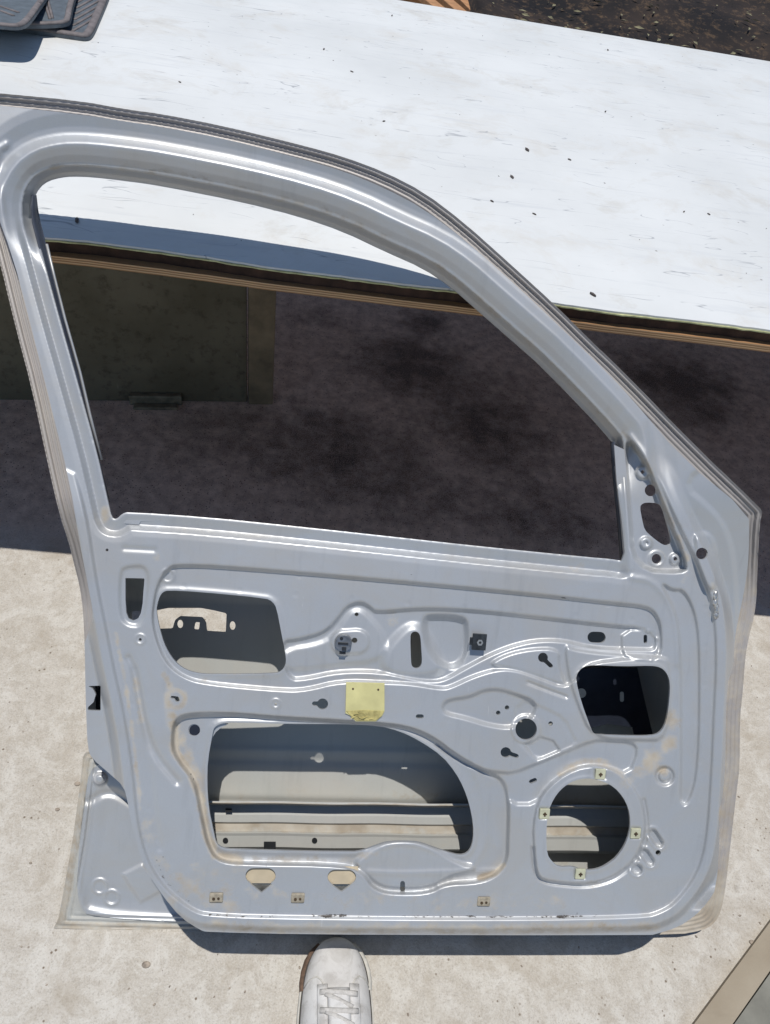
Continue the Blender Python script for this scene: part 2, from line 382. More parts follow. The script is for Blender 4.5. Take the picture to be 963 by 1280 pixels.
BIG = [(266,917),(268,909),(276,904.5),(289,903),(356,905),(420,905),(473,907),(500,914),(525,926),(553,945),(570,966),(580,985),(587,1005),(592,1030),(592,1050),(588,1063),(580,1069),(568,1068),(541,1059),(528,1054),(516,1052),(486,1052),(470,1057),(455,1063),(440,1065.5),(290,1062),(278,1060),(271,1055),(268,1044),(261,1010),(259,980),(260,950)]
SPK = [(684,1028),(686,1013),(692,999),(701,987),(713,978),(726,973.5),(740,973),(755,977),(768,984),(779,996),(786,1010),(788.5,1026),(787,1042),(781,1058),(771,1072),(762,1079),(752,1085),(740,1088),(726,1087.5),(717,1083),(699,1084),(691,1078),(684,1068),(683,1045)]
def circ(cx, cy, r, n=20, ry=None):
    ry = ry or r
    return [(cx+r*math.cos(k*2*math.pi/n), cy+ry*math.sin(k*2*math.pi/n)) for k in range(n)]
def capsule(ax, ay, bx, by, r, r2=None, n=8):
    r2 = r2 or r; a = math.atan2(by-ay, bx-ax); P = []
    for k in range(n+1): t = a+math.pi/2+math.pi*k/n; P.append((ax+r*math.cos(t), ay+r*math.sin(t)))
    for k in range(n+1): t = a-math.pi/2+math.pi*k/n; P.append((bx+r2*math.cos(t), by+r2*math.sin(t)))
    return P
SMALL = [circ(446,768,2.6), circ(443.5,800.5,3.6), circ(634,884.5,2.9), circ(623,891,2.9), circ(688.5,904.5,2.9), circ(823,1066,3.4),
  circ(403.5,880,7), capsule(402,880,393,879.5,2.8), circ(679,822,6.2), capsule(681,825,689,832.5,2.6), circ(632.5,940.5,6.6), capsule(634,941,646,945,2.7),
  circ(222,874,3.4), capsule(220,872,215,871.5,1.7), circ(134,687.5,2), circ(345,880,1.8), circ(175.5,799.5,2),
  capsule(741.5,796.5,750.5,796.8,7), capsule(807,795.5,807,802,2.3), capsule(522.5,895.5,527.5,895.5,2.6),
  [(513,796),(514.5,791),(519,789),(524,791),(526,797),(527,812),(528,828),(525.5,834),(520,836),(515,833),(514,827)],
  circ(658,911.5,13.5,28), capsule(664,977,669,975,2.6), capsule(503.5,1104,503.5,1113,3),
  [(157,722.5),(181,723),(179.5,740),(178.6,754),(176.5,766),(173,773),(167,776),(161,773.5),(158,766),(157,750)],
  [(110,857.5),(126,857),(126,888.5),(110,888),(110,884),(117,878),(120,868),(116,861)],
  circ(803.7,590,2.4), circ(813.5,613,7.4), circ(844.6,698.5,2.6), circ(821,698.5,6.2), circ(877.7,692,7.4), circ(243,912.5,7.5),
  [(800,634),(803,629.5),(809,628),(823,629),(828,633),(833,650),(839.5,674),(838,680),(833,682),(827,680),(815,671),(806,662.5),(803,650)],
  capsule(317,1095,335,1095,10), [(313,1105),(341,1105),(327,1116)], capsule(419,1096.5,436,1096.5,9.5), [(414,1105.5),(440,1105.5),(427,1115)],
]
SHARP = {24, 25, 34, 36}
SMALL = [p if (i in SHARP) else chaikin(p, 1) for i, p in enumerate(SMALL)]
BIGH = [chaikin(p, 1) for p in (WIN, HOLE_A, HOLE_B, BIG, SPK)]
K1s = chaikin(K1, 2)

def bumpy(X, Y, seed, n=7, wl=(60, 190)):
    rnd = random.Random(seed); o = np.zeros(X.shape)
    for _ in range(n):
        a = rnd.uniform(0, 6.28); L = rnd.uniform(*wl); p = rnd.uniform(0, 6.28)
        o += np.sin((X*math.cos(a)+Y*math.sin(a))*2*math.pi/L+p)
    return o/n
WELDS = []
_r = random.Random(2)
for x in range(200, 770, 62): WELDS.append((x, 652+(x-200)*.083))
for x in range(230, 840, 70): WELDS.append((x, 733+(x-230)*.075))
for y in range(330, 640, 55): WELDS.append((69+(y-330)*.21, y))
for k in range(9): WELDS.append((250+k*72, 1128+_r.uniform(-4, 4)))
for y in range(760, 1100, 48): WELDS.append((882+_r.uniform(-1, 1) if y < 900 else 876, y))
WELDS += [(165,880),(186,1010),(196,1050),(300,930),(585,1095),(650,1040),(655,1085),(840,900),(560,900),(375,720),(507,728),(725,870),(700,895),(640,1120),(760,1130),(820,1105)]

def hfun(X, Y):
    h = np.zeros(X.shape)
    dwin = -sdf(BIGH[0], X, Y, 90)
    k = -sdf(K1s, X, Y, 90)                 # >0 outside the raised face
    # --- window surround, swept profiles
    yl = 262+(X+60)*.385
    wt = ss(35, -35, Y-yl)                  # 1 = top rail and front pillar
    pt = np.interp(dwin, [-10,0,5,13,17,26,36,40,43,51,55,62,78,90], [-44,-40,-34,-14,-12.5,-6,-.5,1.2,.3,-7.2,-7.6,-6.4,-.5,1.5])
    pl = np.interp(dwin, [-10,0,2,15,22,30,90], [-12,-10.5,-9.5,-13.5,-1,0,0])
    mir = ss(772, 790, X)*ss(545, 580, Y)*ss(735, 710, Y)
    pl = pl*(1-mir)
    h += pt*wt+pl*(1-wt)
    # second crease of the upper left corner
    ld = linedist([(8,181),(0,186),(-5,200),(-3,230),(10,300),(30,360)], X, Y); h += 2.5*np.exp(-(ld/5)**2)*wt
    # --- rim bead and the lower side wall
    bw = ss(560, 650, Y)
    bead = 6*ss(0, 6, k)
    lvl = 52*ss(600, 780, Y)+10
    drop = lvl*ss(15, 27, k)*ss(1140, 1105, Y+0*X)
    roll = 9*ss(14, 24, k)*ss(1105, 1140, Y)
    h += bw*(bead-drop-roll)
    # --- right side face details
    def line(P, amp, wd):
        return amp*np.exp(-(linedist(chaikin(P, 2, False), X, Y)/wd)**2)
    def step(P, amp, bev, ch=2):
        Q = chaikin(P, ch) if ch else P
        return 1.5*amp*ss(-bev*.5, bev*.5, sdf(Q, X, Y, 30))
    h += step([(846,600),(896,641),(913,672),(920.6,719),(922.5,800),(930,860),(990,860),(990,560),(930,560)], -4, 9)
    h += step([(866,672),(878,664),(892,672),(897,700),(895,740),(880,730)], 4, 8)
    h += line([(788,545),(820,588),(844,645),(873,703),(892,745)], 2.5, 4)
    # --- mirror triangle
    h += step([(786,548),(800,566),(812,588),(832,640),(858,703),(856,716),(792,711),(787,640),(781,570)], -11, 7)
    for cx, cy, r in ((803.7,590.5,8.5),(808,679,8),(844.6,699,7.5)): h += 5*ss(r+1.5, r-2.5, np.hypot(X-cx, Y-cy))
    h -= 3*ss(3.5, 1.5, np.hypot(X-808, Y-679))
    h += 2*ss(2.5, 0, np.abs(np.hypot(X-821, Y-698.5)-9))
    # --- embossing of the inner panel
    LA = [(822,812),(800,812),(740,810),(706,801),(675,800),(644,806),(613,818),(581,835),(557,849),(540,852),(500,846),(473,839),(423,839),(383,848),(360,849)]
    LB = [(826,826),(790,822),(730,830),(712,862),(669,845),(644,837),(623,836),(592,845),(565,858),(553,861),(513,854),(480,853),(426,851),(383,862),(356,863),(255,854),(228,845),(208,828),(196,800),(190,770)]
    h += step([(196,735),(207,713),(222,705),(340,713),(500,727),(660,742),(767,754),(808,758),(820,766),(827,785)]+LB, -5.2, 5.5)
    h += step([(350,802),(375,799),(408,790),(424,772),(434,758),(450,752),(462,758),(470,766),(526,760),(590,763),(660,770),(754,781),(818,787)]+LA, -5.2, 6)
    h += step([(352,812),(404,804),(422,788),(431,773),(440,763),(452,762),(466,775),(478,790),(486,812),(470,826),(440,830),(385,836),(356,838)], 2.2, 9)
    h += step([(609,832),(633,818),(665,811),(699,811),(698,830),(704,849),(708,858),(669,844),(640,835)], 3.6, 5)
    h += step([(706,806),(716,812),(760,818),(830,820),(838,830),(836,925),(800,926),(740,922),(722,880),(712,850)], 3.5, 6)
    h += step([(777,787),(822,788),(823,826),(790,824),(778,818)], 3, 4, 1)
    h += step([(530,775),(537,770),(578,772),(584,782),(583,818),(573.5,831),(560,834),(546,826),(534,808)], -9, 11)
    h += step([(478,818),(498,792),(515,780),(530,786),(545,812),(560,840),(520,848),(480,842)], 5, 15)
    h += step(capsule(429,803,447,802,15), 2.6, 5, 0)
    h += step([(150,716),(158,708),(187,708),(184,750),(178,782),(160,782),(150,770)], -2.8, 7)
    h += 1.3*ss(2.2, 0, np.abs(np.hypot(X-210, Y-719.5)-8))
    h += 1.6*ss(2.0, 0, np.abs(np.hypot(X-175.5, Y-799)-6)) + 1.6*ss(2.0, 0, np.abs(np.hypot(X-345, Y-879.5)-5.5))
    h += line([(156,685.5),(193,687.5)], -1.6, 3.2)
    h += line([(161,823),(168,838),(172,860),(180,905),(193,943),(222,977)], -3.6, 4.5)
    h += line([(169,838),(176,880),(184,930),(190,1000),(200,1060)], -1.5, 5)
    h += step([(552.5,884),(559,875),(588,871.5),(604,863),(623,861.5),(645,868),(672,878),(664,900),(640,910),(613,907),(581.5,897),(556.6,892)], -5, 7)
    h += line([(660,853),(683,862),(708,871)], -3, 2)
    h += step([(656,930),(671,951),(700,938),(692,926),(676,921)], -3, 4, 0)
    h += step([(648,874),(680,884),(706,898),(715,915),(722,930),(700,940),(672,950),(652,932),(640,915)], -1.6, 6, 1)
    rr = np.hypot(X-658, Y-911.5); h += 3.2*ss(20, 17, rr)
    # lower step of the cross member, recessed ground round the big opening
    G = [(219,899),(240,892),(300,893),(340,897),(420,901),(473,904),(509,909),(540,921),(572,946),(606,964),(629,975),(636,996),(635,1050),(634,1076),(622,1092.6),(599,1102.6),(556,1104),(536,1116),(486,1116.5),(466,1109),(456,1093),(436,1081),(312,1079),(276,1077),(262,1062),(252,1020),(246,986),(239,970),(222,950),(215,930)]
    h += step(G, -9.5, 7)
    h += step([(540,926),(561,943),(592,960),(620,965),(641,967),(673,954),(709,939),(741,926),(757,926),(790,928),(798,938),(786,968),(760,958),(731,957),(707,966),(684,983),(670,1005),(638,1005),(634,985),(626,975),(606,966),(572,950)], -4, 6, 1)
    h += step([(440,1080),(458,1066),(486,1052),(516,1051),(541,1060),(572,1078),(600,1086),(560,1097),(540,1111),(486,1112),(468,1104)], 5, 9)
    h += line([(461,1090),(500,1092),(560,1090),(620,1088)], 1.5, 4)
    h += line([(592,960),(604,985),(610,1030),(604,1062),(590,1082)], 2, 5)
    # speaker ring
    SR = [(671,1092),(679,1100),(712,1104.5),(735,1105),(761,1099),(779,1088),(793,1074.6),(804,1052),(807,1030),(802,1002),(789,979),(772,964),(750,957),(731,957),(707,966),(686,983),(672,1003.6),(666.5,1033),(668,1062)]
    h += step(SR, 5.5, 4, 1)
    h += line([(666.5,1060),(669,1093),(680,1103),(712,1107),(735,1108),(763,1101.5),(781,1090),(796,1076),(807,1053),(810,1030),(805,1000)], -3.2, 2.2)
    for cx, cy in ((750,967),(680.5,1016.5),(794,1041),(725,1091.5)): h += -2.5*ss(2, -2, np.maximum(np.abs(X-cx)-7, np.abs(Y-cy)-7))
    for P in (capsule(816,1042,824,1054,5.5), capsule(806,1067,813,1077,5.5), circ(796.5,1087,6.5)):
        s = sdf(P, X, Y, 20); h += -6.0*ss(-1.2, 2.0, s)+1.4*np.exp(-((s+2.5)/2)**2)
    s = np.hypot(X-831, Y-970); h += -5*ss(14, 9, s)+4.5*ss(9, 5, s)
    # flutes in front of the hinge side
    h += step([(826,728),(841,738),(856,737),(871,771),(875,828),(873,960),(862,1003),(850,1008),(852,960),(851,828),(848,777),(836,748)], -4, 6)
    h += line([(790,722),(816,726),(838,752),(846,780),(848,830)], 1.8, 4)
    # flanged lips
    for i, (P, a, wd) in enumerate(((BIGH[1], 1.8, 4), (BIGH[2], 1.2, 3.5), (BIGH[3], 3.2, 4.5), (BIGH[4], 1.2, 3))):
        s = sdf(P, X, Y, 30); h += a*np.exp(-((s+1)/wd)**2)
    for x, y in WELDS: h += -.3*np.exp(-(((X-x)**2+(Y-y)**2)/14.)) + .1*np.exp(-((np.hypot(X-x, Y-y)-5)/1.8)**2)
    h += .35*bumpy(X, Y, 5) + .05*bumpy(X, Y, 8, 8, (18, 50))
    return h, k, dwin

def dirtfun(X, Y):
    d = np.zeros(X.shape); c = np.zeros(X.shape)
    def spot(x, y, r, a): np.maximum(d, a*np.exp(-((X-x)**2+(Y-y)**2)/r**2), out=d)
    def run(P, wd, a, arr=d): np.maximum(arr, a*np.exp(-(linedist(P, X, Y, 50)/wd)**2), out=arr)
    r = np.hypot(X-220, Y-874); d[:] = np.maximum(d, .75*np.exp(-((r-11)/5)**2)); spot(216, 895, 9, .7)
    run([(217,905),(220,940),(240,968),(252,1000),(258,1040),(268,1068),(300,1075)], 7, 1.0); run([(228,925),(236,950),(250,975),(256,1020)], 8, .62)
    run([(296,1072),(430,1074),(470,1066)], 6, .42)
    run([(600,1097),(618,1092),(630,1082)], 4, 1.1)
    spot(838, 900, 14, .8); spot(836,930,14,.7); spot(815, 950, 16, .8); spot(790,975,14,.45); spot(800, 965, 12, .55); spot(828, 962, 10, .9); spot(832, 925, 9, .5)
    run([(700,968),(725,952),(752,952),(780,968)], 6, .62)
    run([(212,1126),(232,1112),(250,1090)], 16, .38); run([(262,1100),(300,1090)], 16, .3)
    run([(259,1158),(420,1161),(700,1160),(820,1158)], 9, .62); run([(230,1110),(420,1125),(700,1128)], 14, .3); run([(183,1030),(196,1075),(225,1110)], 12, .34)
    run([(145,790),(158,860),(168,930),(176,1010)], 4, .55)
    run([(131,636),(133,648)], 7, .7)
    run([(60,212),(89,205),(156,210),(230,218),(300,234),(375,254),(430,272),(490,300),(545,330),(600,374),(680,444),(770,535)], 5, .42)
    run([(780,540),(812,588),(836,644),(860,700)], 5, .55)
    run([(470,846),(500,850)], 12, .3); spot(890, 735, 9, .5)
    run([(250,842),(340,844)], 4, .3)
    run([(262,1143),(300,1146),(430,1145),(560,1146),(700,1146),(760,1145)], 3, .62, c)
    run([(196,1075),(206,1100),(240,1130)], 2.5, .5, c); run([(222,925),(226,950),(250,985),(256,1030)], 2.5, .45, c)
    run([(700,745),(712,750)], 2, .7, c); run([(206,842),(214,862)], 2, .5, c)
    rr_ = random.Random(77)
    for _ in range(26):
        x, y = rr_.uniform(150, 880), rr_.uniform(700, 1135); a = rr_.uniform(-.5, 1.9); L = rr_.uniform(6, 26)
        run([(x, y), (x+L*math.cos(a), y+L*math.sin(a))], rr_.uniform(.7, 1.4), rr_.uniform(.3, .5), c)
    for _ in range(16):
        spot(rr_.uniform(150, 880), rr_.uniform(690, 1135), rr_.uniform(6, 18), rr_.uniform(.22, .4))
    run([(205,842),(216,866)], 5, .6); run([(170,850),(176,900)], 6, .45); run([(225,1095),(262,1128),(300,1136)], 10, .5)
    return d, c

def sheet(name, mat, parent, x0, x1, y0, y1, st, mask, hf, back=None, dirt=True, floor=None):
    """a pressed sheet: height field over a surveyed outline, with a real edge"""
    xs = np.arange(x0, x1+st, st); ys = np.arange(y0, y1+st, st)
    X, Y = np.meshgrid(xs, ys); m = mask(X, Y); H = hf(X, Y)
    dd, ch = dirtfun(X, Y) if dirt else (np.zeros(X.shape), np.zeros(X.shape))
    if floor is not None: dd = np.maximum(dd, floor(X, Y))
    ny, nx = X.shape; ins = m > 0
    ids = -np.ones(X.shape, int); ids[ins] = np.arange(ins.sum())
    VX = list(X[ins]); VY = list(Y[ins]); VH = list(H[ins]); VD = list(dd[ins]); VC = list(ch[ins])
    a, b, c, d = ids[:-1, :-1], ids[:-1, 1:], ids[1:, 1:], ids[1:, :-1]
    full = (a >= 0) & (b >= 0) & (c >= 0) & (d >= 0)
    F = np.stack([a[full], d[full], c[full], b[full]], 1)
    polys = F.tolist()
    anyin = ((a >= 0) | (b >= 0) | (c >= 0) | (d >= 0)) & ~full
    cache = {}
    def cross(p, q):
        key = (p, q) if p < q else (q, p)
        if key in cache: return cache[key]
        (i0, j0), (i1, j1) = key
        t = m[i0, j0]/(m[i0, j0]-m[i1, j1]); t = min(max(t, .02), .98)
        VX.append(X[i0, j0]*(1-t)+X[i1, j1]*t); VY.append(Y[i0, j0]*(1-t)+Y[i1, j1]*t)
        VH.append(H[i0, j0]*(1-t)+H[i1, j1]*t); VD.append(dd[i0, j0]*(1-t)+dd[i1, j1]*t); VC.append(ch[i0, j0]*(1-t)+ch[i1, j1]*t)
        cache[key] = len(VX)-1; return cache[key]
    segs = []
    for i, j in zip(*np.nonzero(anyin)):
        cs = [(i, j), (i+1, j), (i+1, j+1), (i, j+1)]
        P = []; X2 = []
        for k in range(4):
            p, q = cs[k], cs[(k+1) % 4]
            if ins[p]: P.append(int(ids[p]))
            if ins[p] != ins[q]:
                v = cross(p, q); P.append(v); X2.append((v, ins[p]))
        if len(P) >= 3: polys.append(P)
        if len(X2) == 2:
            (v0, o0), (v1, o1) = X2
            segs.append((v0, v1) if o0 else (v1, v0))
    VX, VY, VH = np.array(VX), np.array(VY), np.array(VH)
    co = dl(VX, VY, VH)
    n0 = len(co)
    # edge wall
    bmap = {}; extra = []; wf = []
    sidx = sorted({v for s in segs for v in s})
    for v in sidx:
        bk = back(VX[v], VY[v], VH[v]) if back else VH[v]-2.2
        bmap[v] = n0+len(extra); extra.append(co[v])
        p = co[v].copy(); p[2] = Z0+bk*.001; extra.append(p)
        VD.append(VD[v]); VD.append(VD[v]); VC.append(VC[v]); VC.append(VC[v])
    for u, v in segs:
        wf.append([bmap[u], bmap[v], bmap[v]+1, bmap[u]+1])
    co = np.vstack([co, np.array(extra)]) if extra else co
    me = bpy.data.meshes.new(name)
    me.from_pydata(co.tolist(), [], polys+wf)
    me.polygons.foreach_set('use_smooth', [True]*len(me.polygons))
    at = me.attributes.new('dirt', 'FLOAT', 'POINT'); at.data.foreach_set('value', np.array(VD, np.float32))
    at = me.attributes.new('chip', 'FLOAT', 'POINT'); at.data.foreach_set('value', np.array(VC, np.float32))
    me.update()
    return link(name, me, mat, parent)

door = empty('car_door'); door.matrix_world = DOOR
tag(door, 'bare silver car door shell without glass or trim, leaning on the white workbench', 'car door')

BS = chaikin(B0, 1); FS = chaikin(FACE, 1)
def mask_panel(X, Y):
    m = np.minimum(sdf(BS, X, Y, 60), sdf(FS, X, Y, 60))
    for P in BIGH: m = np.minimum(m, -sdf(P, X, Y, 60))
    for P in SMALL: m = np.minimum(m, -sdf(P, X, Y, 12))
    # keep the grid's two panels apart by a hair so their edges butt
    return m
def h_panel(X, Y): return hfun(X, Y)[0]
def back_panel(x, y, h):
    # outer contour walls run down to the hem, opening edges are short flanges
    P = np.array([x]), np.array([y])
    if min(abs(sdf(FS, *P)[0]), abs(sdf(BS, *P)[0])) < 1.5:
        return -(DP-13) if y > 700 else (-58. if y < 600 else -58-(DP-71)*(y-600)/100)
    return h-3.2
panel = sheet('inner_panel', M_PAINT, door, -66, 962, 108, 1172, 1.5, mask_panel, h_panel, back_panel)

# dusty hem and seal flange that runs round the outside
def mask_fl(X, Y): return np.minimum(sdf(BS, X, Y, 60), 24-sdf(FS, X, Y, 60))
def h_fl(X, Y):
    s = sdf(BS, X, Y, 60); low = ss(620, 760, Y)
    h = (-46-6*ss(2, 9, s))*(1-low)+(-(DP-20))*low
    h += 1.6*np.cos(s*2*math.pi/5.2)*(1-.4*low)
    h += .8*bumpy(X, Y, 3)
    return h
def fl_floor(X, Y): return .0+.45*ss(640, 760, Y)*ss(0, 1, X/400)+.5*ss(1060, 1140, Y)
def back_fl(x, y, h): return h-8
sheet('outer_flange', M_FLANGE, door, -66, 962, 108, 1172, 1.5, mask_fl, h_fl, back_fl, floor=fl_floor)

# outer skin behind
SKIN = [(150,690),(250,657),(300,659),(500,680),(700,700),(790,712),(880,712),(925,730),(924,960),(914,1042),(905,1118),(897,1143),(880,1155),(846,1163),(700,1165),(400,1165),(223,1165),(67,1160.5),(73,1149),(80,1112),(91.6,1046),(100,983),(104,946),(107,941),(112,940),(118,880),(118,760),(128,700)]
SKs = SKIN
HANDLE = [(165,764),(195.6,763),(210.6,760),(251.7,760),(268,763),(283.5,766.7),(282.5,790),(259,788.5),(258,778),(253.6,771.4),(225.5,770),(219,775),(216,785.4),(200,786),(165,786)]
SKH = [HANDLE, circ(225.5,780,3.6,14,5.4), [(244.5,777.5),(250,778),(249,787),(243,786.5)], circ(291,782,3.6,14,5.6)]
def mask_skin(X, Y):
    m = sdf(SKs, X, Y, 40)
    for P in SKH: m = np.minimum(m, -sdf(P, X, Y, 12))
    return m
def h_skin(X, Y):
    h = np.full(X.shape, -(DP-1.))
    s = sdf(SKs, X, Y, 60)
    h += 6*ss(20, 14, s)*ss(6, 10, s)*0 + 2.2*np.cos(s*2*math.pi/6.5)*ss(22, 16, s)*ss(0, 3, s)
    h += -2*ss(24, 40, s)*ss(935, 950, Y)
    yb = 690+(X-150)*.03; h += 92*ss(62, 4, Y-yb)*ss(880, 820, X)      # the skin leans in to the waist line
    # pressed reinforcement seen at the lower left
    def line(P, amp, wd): return amp*np.exp(-(linedist(chaikin(P, 2, False), X, Y)/wd)**2)
    h += line([(110,1002),(135,988),(160,1000),(200,1030)], -4, 5)
    h += 9*ss(11, 3, np.hypot(X-125, Y-974))
    h += 2*ss(3, 0, np.abs(np.hypot(X-140, Y-1122)-9)) + 2*ss(3, 0, np.abs(np.hypot(X-125, Y-1108)-9))
    h += 3*ss(-3, 3, sdf([(153,1093),(178,1080),(205,1112),(176,1128)], X, Y, 30))
    h += line([(104,1005),(98,1060),(97,1110),(103,1132),(112,1143),(240,1150)], 4, 6)
    # handle bowl
    r = np.hypot((X-262)/1.0, (Y-800)/.9); h += 0*r
    # stiffening ribs seen through the openings
    for y0, a in ((940, 2.5), (952, -2), (1004, -4)): h += a*np.exp(-((Y-y0-(X-430)*.02)/5)**2)*ss(240, 270, X)*ss(830, 790, X)
    h += .8*bumpy(X, Y, 12)
    return h
def skin_floor(X, Y):
    s = sdf(SKs, X, Y, 40); return np.maximum(.7*ss(14, 6, s), .25*ss(960, 1000, Y)*ss(255, 275, X))
sheet('outer_skin', M_SKIN, door, 60, 930, 640, 1172, 2.0, mask_skin, h_skin, lambda x, y, h: h-1.0, dirt=False, floor=skin_floor)

# painted closing panel at the rear lower corner, between hem and cavity
def mask_cl(X, Y): return sdf(chaikin([(114,952),(160,960),(215,1080),(250,1150),(225,1153),(112,1146),(100,1135),(96,1110),(99,1056),(106,1000)], 2), X, Y, 30)
sheet('closing_panel', M_PAINT, door, 90, 256, 946, 1158, 1.5, mask_cl, lambda X, Y: h_skin(X, Y)+3.0, lambda x, y, h: h-2.5, dirt=False)

# --- anti intrusion beam across the cavity: one corrugated strip
def beam():
    prof = [(1004, -86), (1003, -30), (1005.5, -29), (1008, -60), (1020, -55), (1029, -54), (1031, -58), (1040, -56), (1043, -49), (1046, -50), (1060, -50), (1062, -54), (1063.5, -66)]
    xs = list(range(226, 836, 6)); V = []; Fc = []
    for x in xs:
        for y, h in prof:
            V.append(dl(x, y+(x-430)*.012+.4*math.sin(x*.05), h-36).tolist())
    n = len(prof)
    for i in range(len(xs)-1):
        for j in range(n-1): Fc.append((i*n+j, i*n+j+1, (i+1)*n+j+1, (i+1)*n+j))
    me = bpy.data.meshes.new('impact_beam'); me.from_pydata(V, [], Fc)
    d = [(.9 if p[1] in (-58, -29) else .62 if p[1] == -56 else .1) for _ in xs for p in prof]
    at = me.attributes.new('dirt', 'FLOAT', 'POINT'); at.data.foreach_set('value', np.array(d, np.float32))
    o = link('impact_beam', me, M_SKIN, door); sm = o.modifiers.new('t', 'SOLIDIFY'); sm.thickness = .0012
    return o
beam()
def on_beam(name, pts, h0, h1, mat): return flat_part(name, pts, h0-36, h1-36, mat)

def dpt(x, y, h): return Vector(dl(x, y, h).tolist())
def flat_part(name, pts, h0, h1, mat, bev=0, parent=None):
    """plate of a surveyed outline, between two levels"""
    q = [dl(x, y, h1) for x, y in pts]
    bm = bmesh.new(); add_prism(bm, [(p[0], p[1]) for p in q][::-1], Z0+h0*.001, Z0+h1*.001, bev)
    bmesh.ops.recalc_face_normals(bm, faces=bm.faces)
    return bm_obj(name, bm, mat, parent or door)
M_DARK = simple('shade_black', (.012, .016, .028), .5, 0, .3)  # near-black that stands in for shade on the plate and gusset hole
M_BLK = simple('black_plastic', (.025, .027, .03), .38, 0, .3, bump=.2)
M_YEL = simple('yellowed_foam_tape', (.60, .56, .27), .8, 0, .14, 30, bump=.3)
M_YEL2 = simple('torn_yellow_tape', (.46, .40, .16), .85, 0, .4, 120, bump=.6)
M_NUT = simple('pale_nylon_clip', (.50, .50, .36), .55, 0, .2, 80)
M_RUST = simple('rusty_screw', (.09, .06, .035), .7, .4, .5, 200)
M_TAN = simple('dusty_sill_plate', (.56, .47, .33), .85, 0, .12, 40)
M_PLUG = simple('dirty_clip', (.34, .30, .23), .8, 0, .35, 150, bump=.4)
M_RUBBERSEAL = simple('dark_channel_steel', (.05, .06, .085), .55, .2, .3)

for q in (circ(282,1051,3.4,14), circ(393.5,1051,3.4,14), [(330,1052.5),(345,1052.5),(345,1061.5),(330,1061.5)], [(282,1011),(290,1011),(290,1015.5),(282,1015.5)]):
    flat_part('beam_hole', q, -86.0, -84.6, M_BLK)
# window run channel at the rear edge of the opening
def strip(name, P, mat, parent=door):
    V = [dl(x, y, h).tolist() for row in P for x, y, h in row]; n = len(P[0]); Fc = []
    for i in range(len(P)-1):
        for j in range(n-1): Fc.append((i*n+j, i*n+j+1, (i+1)*n+j+1, (i+1)*n+j))
    me = bpy.data.meshes.new(name); me.from_pydata(V, [], Fc)
    at = me.attributes.new('dirt', 'FLOAT', 'POINT'); at.data.foreach_set('value', np.full(len(V), .1, np.float32))
    o = link(name, me, mat, parent, True); sm = o.modifiers.new('t', 'SOLIDIFY'); sm.thickness = .001
    return o
cent = [(43,244),(42,262),(43,278),(50,305),(61,345),(76,398),(95,465),(108,520),(122,575),(136,624)]
wide = [3,6,8,8,6,4,3.5,3,2.5,1]
strip('window_channel', [[(x-3, y, -20), (x+w_*.35, y, -27), (x+w_*.8, y, -40), (x+w_, y, -40)] for (x, y), w_ in zip(cent, wide)], M_RUBBERSEAL)
strip('channel_lip', [[(x+w_-.2, y, -39.5), (x+w_+.8+k*.35, y, -38), (x+w_+1.6+k*.45, y, -39)] for k, ((x, y), w_) in enumerate(zip(cent[3:-1], wide[3:-1]))], M_PAINT)
# dark front guide rail beside the mirror corner
strip('guide_rail', [[(x-a, y, -36), (x-a*.5, y, -30), (x+2, y, -24)] for x, y, a in ((767,552,3),(769,580,3.5),(773,620,4),(778,660,5),(782,701,6))], M_RUBBERSEAL)
flat_part('sash_strip', [(768,556),(781,562),(784,600),(788,650),(792,708),(781,707),(777,656),(771,600)], -13.5, -11.5, M_PAINT, .0004)
# belt clip at the left end of the sill
flat_part('belt_clip', [(148,649),(155,642),(175,643),(200,646),(201,651),(176,651),(174,656),(149,654)], -14, -11.5, M_PAINT, .0004)
# tan plates seen through the two oblong holes
for cx, cy in ((327,1093), (427,1094)):
    flat_part('sill_plate', [(cx-21, cy-10), (cx+21, cy-10), (cx+21, cy+11), (cx-21, cy+11)], -7.0, -5.0, M_TAN)
# plate at the upper left of the big opening, with a hole
flat_part('corner_gusset', chaikin([(222,904),(290,902.5),(272,912),(264,925),(259,956),(258,990),(250,992),(243,970),(226,948)], 1), -18, -16, M_PAINT)
bm = bmesh.new(); p = dpt(243,912.5,-14); add_ring(bm, p, .0085, .0105, Z0-.0158, Z0-.0145); bm_obj('gusset_ring', bm, M_PAINT, door)
flat_part('gusset_hole_shadow', circ(243.5,913,6.8,20), -15.95, -15.7, M_DARK).name = 'hole_shade_disc'  # dark disc painted in as the shade inside the gusset hole

# yellow tape bracket
t = flat_part('yellow_bracket', [(433,853),(481,854),(481,889),(478,895),(470,902),(445,902),(438,894),(432,892)], .8, 2.2, M_YEL, .0005)
flat_part('torn_edge', [(433,889),(455,888),(480,889),(477,895),(470,901),(446,901),(438,894)], 2.3, 3.2, M_YEL2, .0004, t)
for x, y in ((441.5,861), (473,862)):
    bm = bmesh.new(); add_cyl(bm, dpt(x, y, 2), .0013, Z0+.0021, Z0+.0026, 12); bm_obj('rivet', bm, M_RUST, t)
bm = bmesh.new()
random.seed(9)
for k in range(14):
    x = 444+random.random()*28; y = 890+random.random()*9; p = dpt(x, y, 3)
    add_tube(bm, [p, p+Vector((random.uniform(-.008,.008), random.uniform(-.004,.004), random.uniform(0,.003)))], .0006, 5)
bm_obj('torn_fibre', bm, M_YEL2, t)

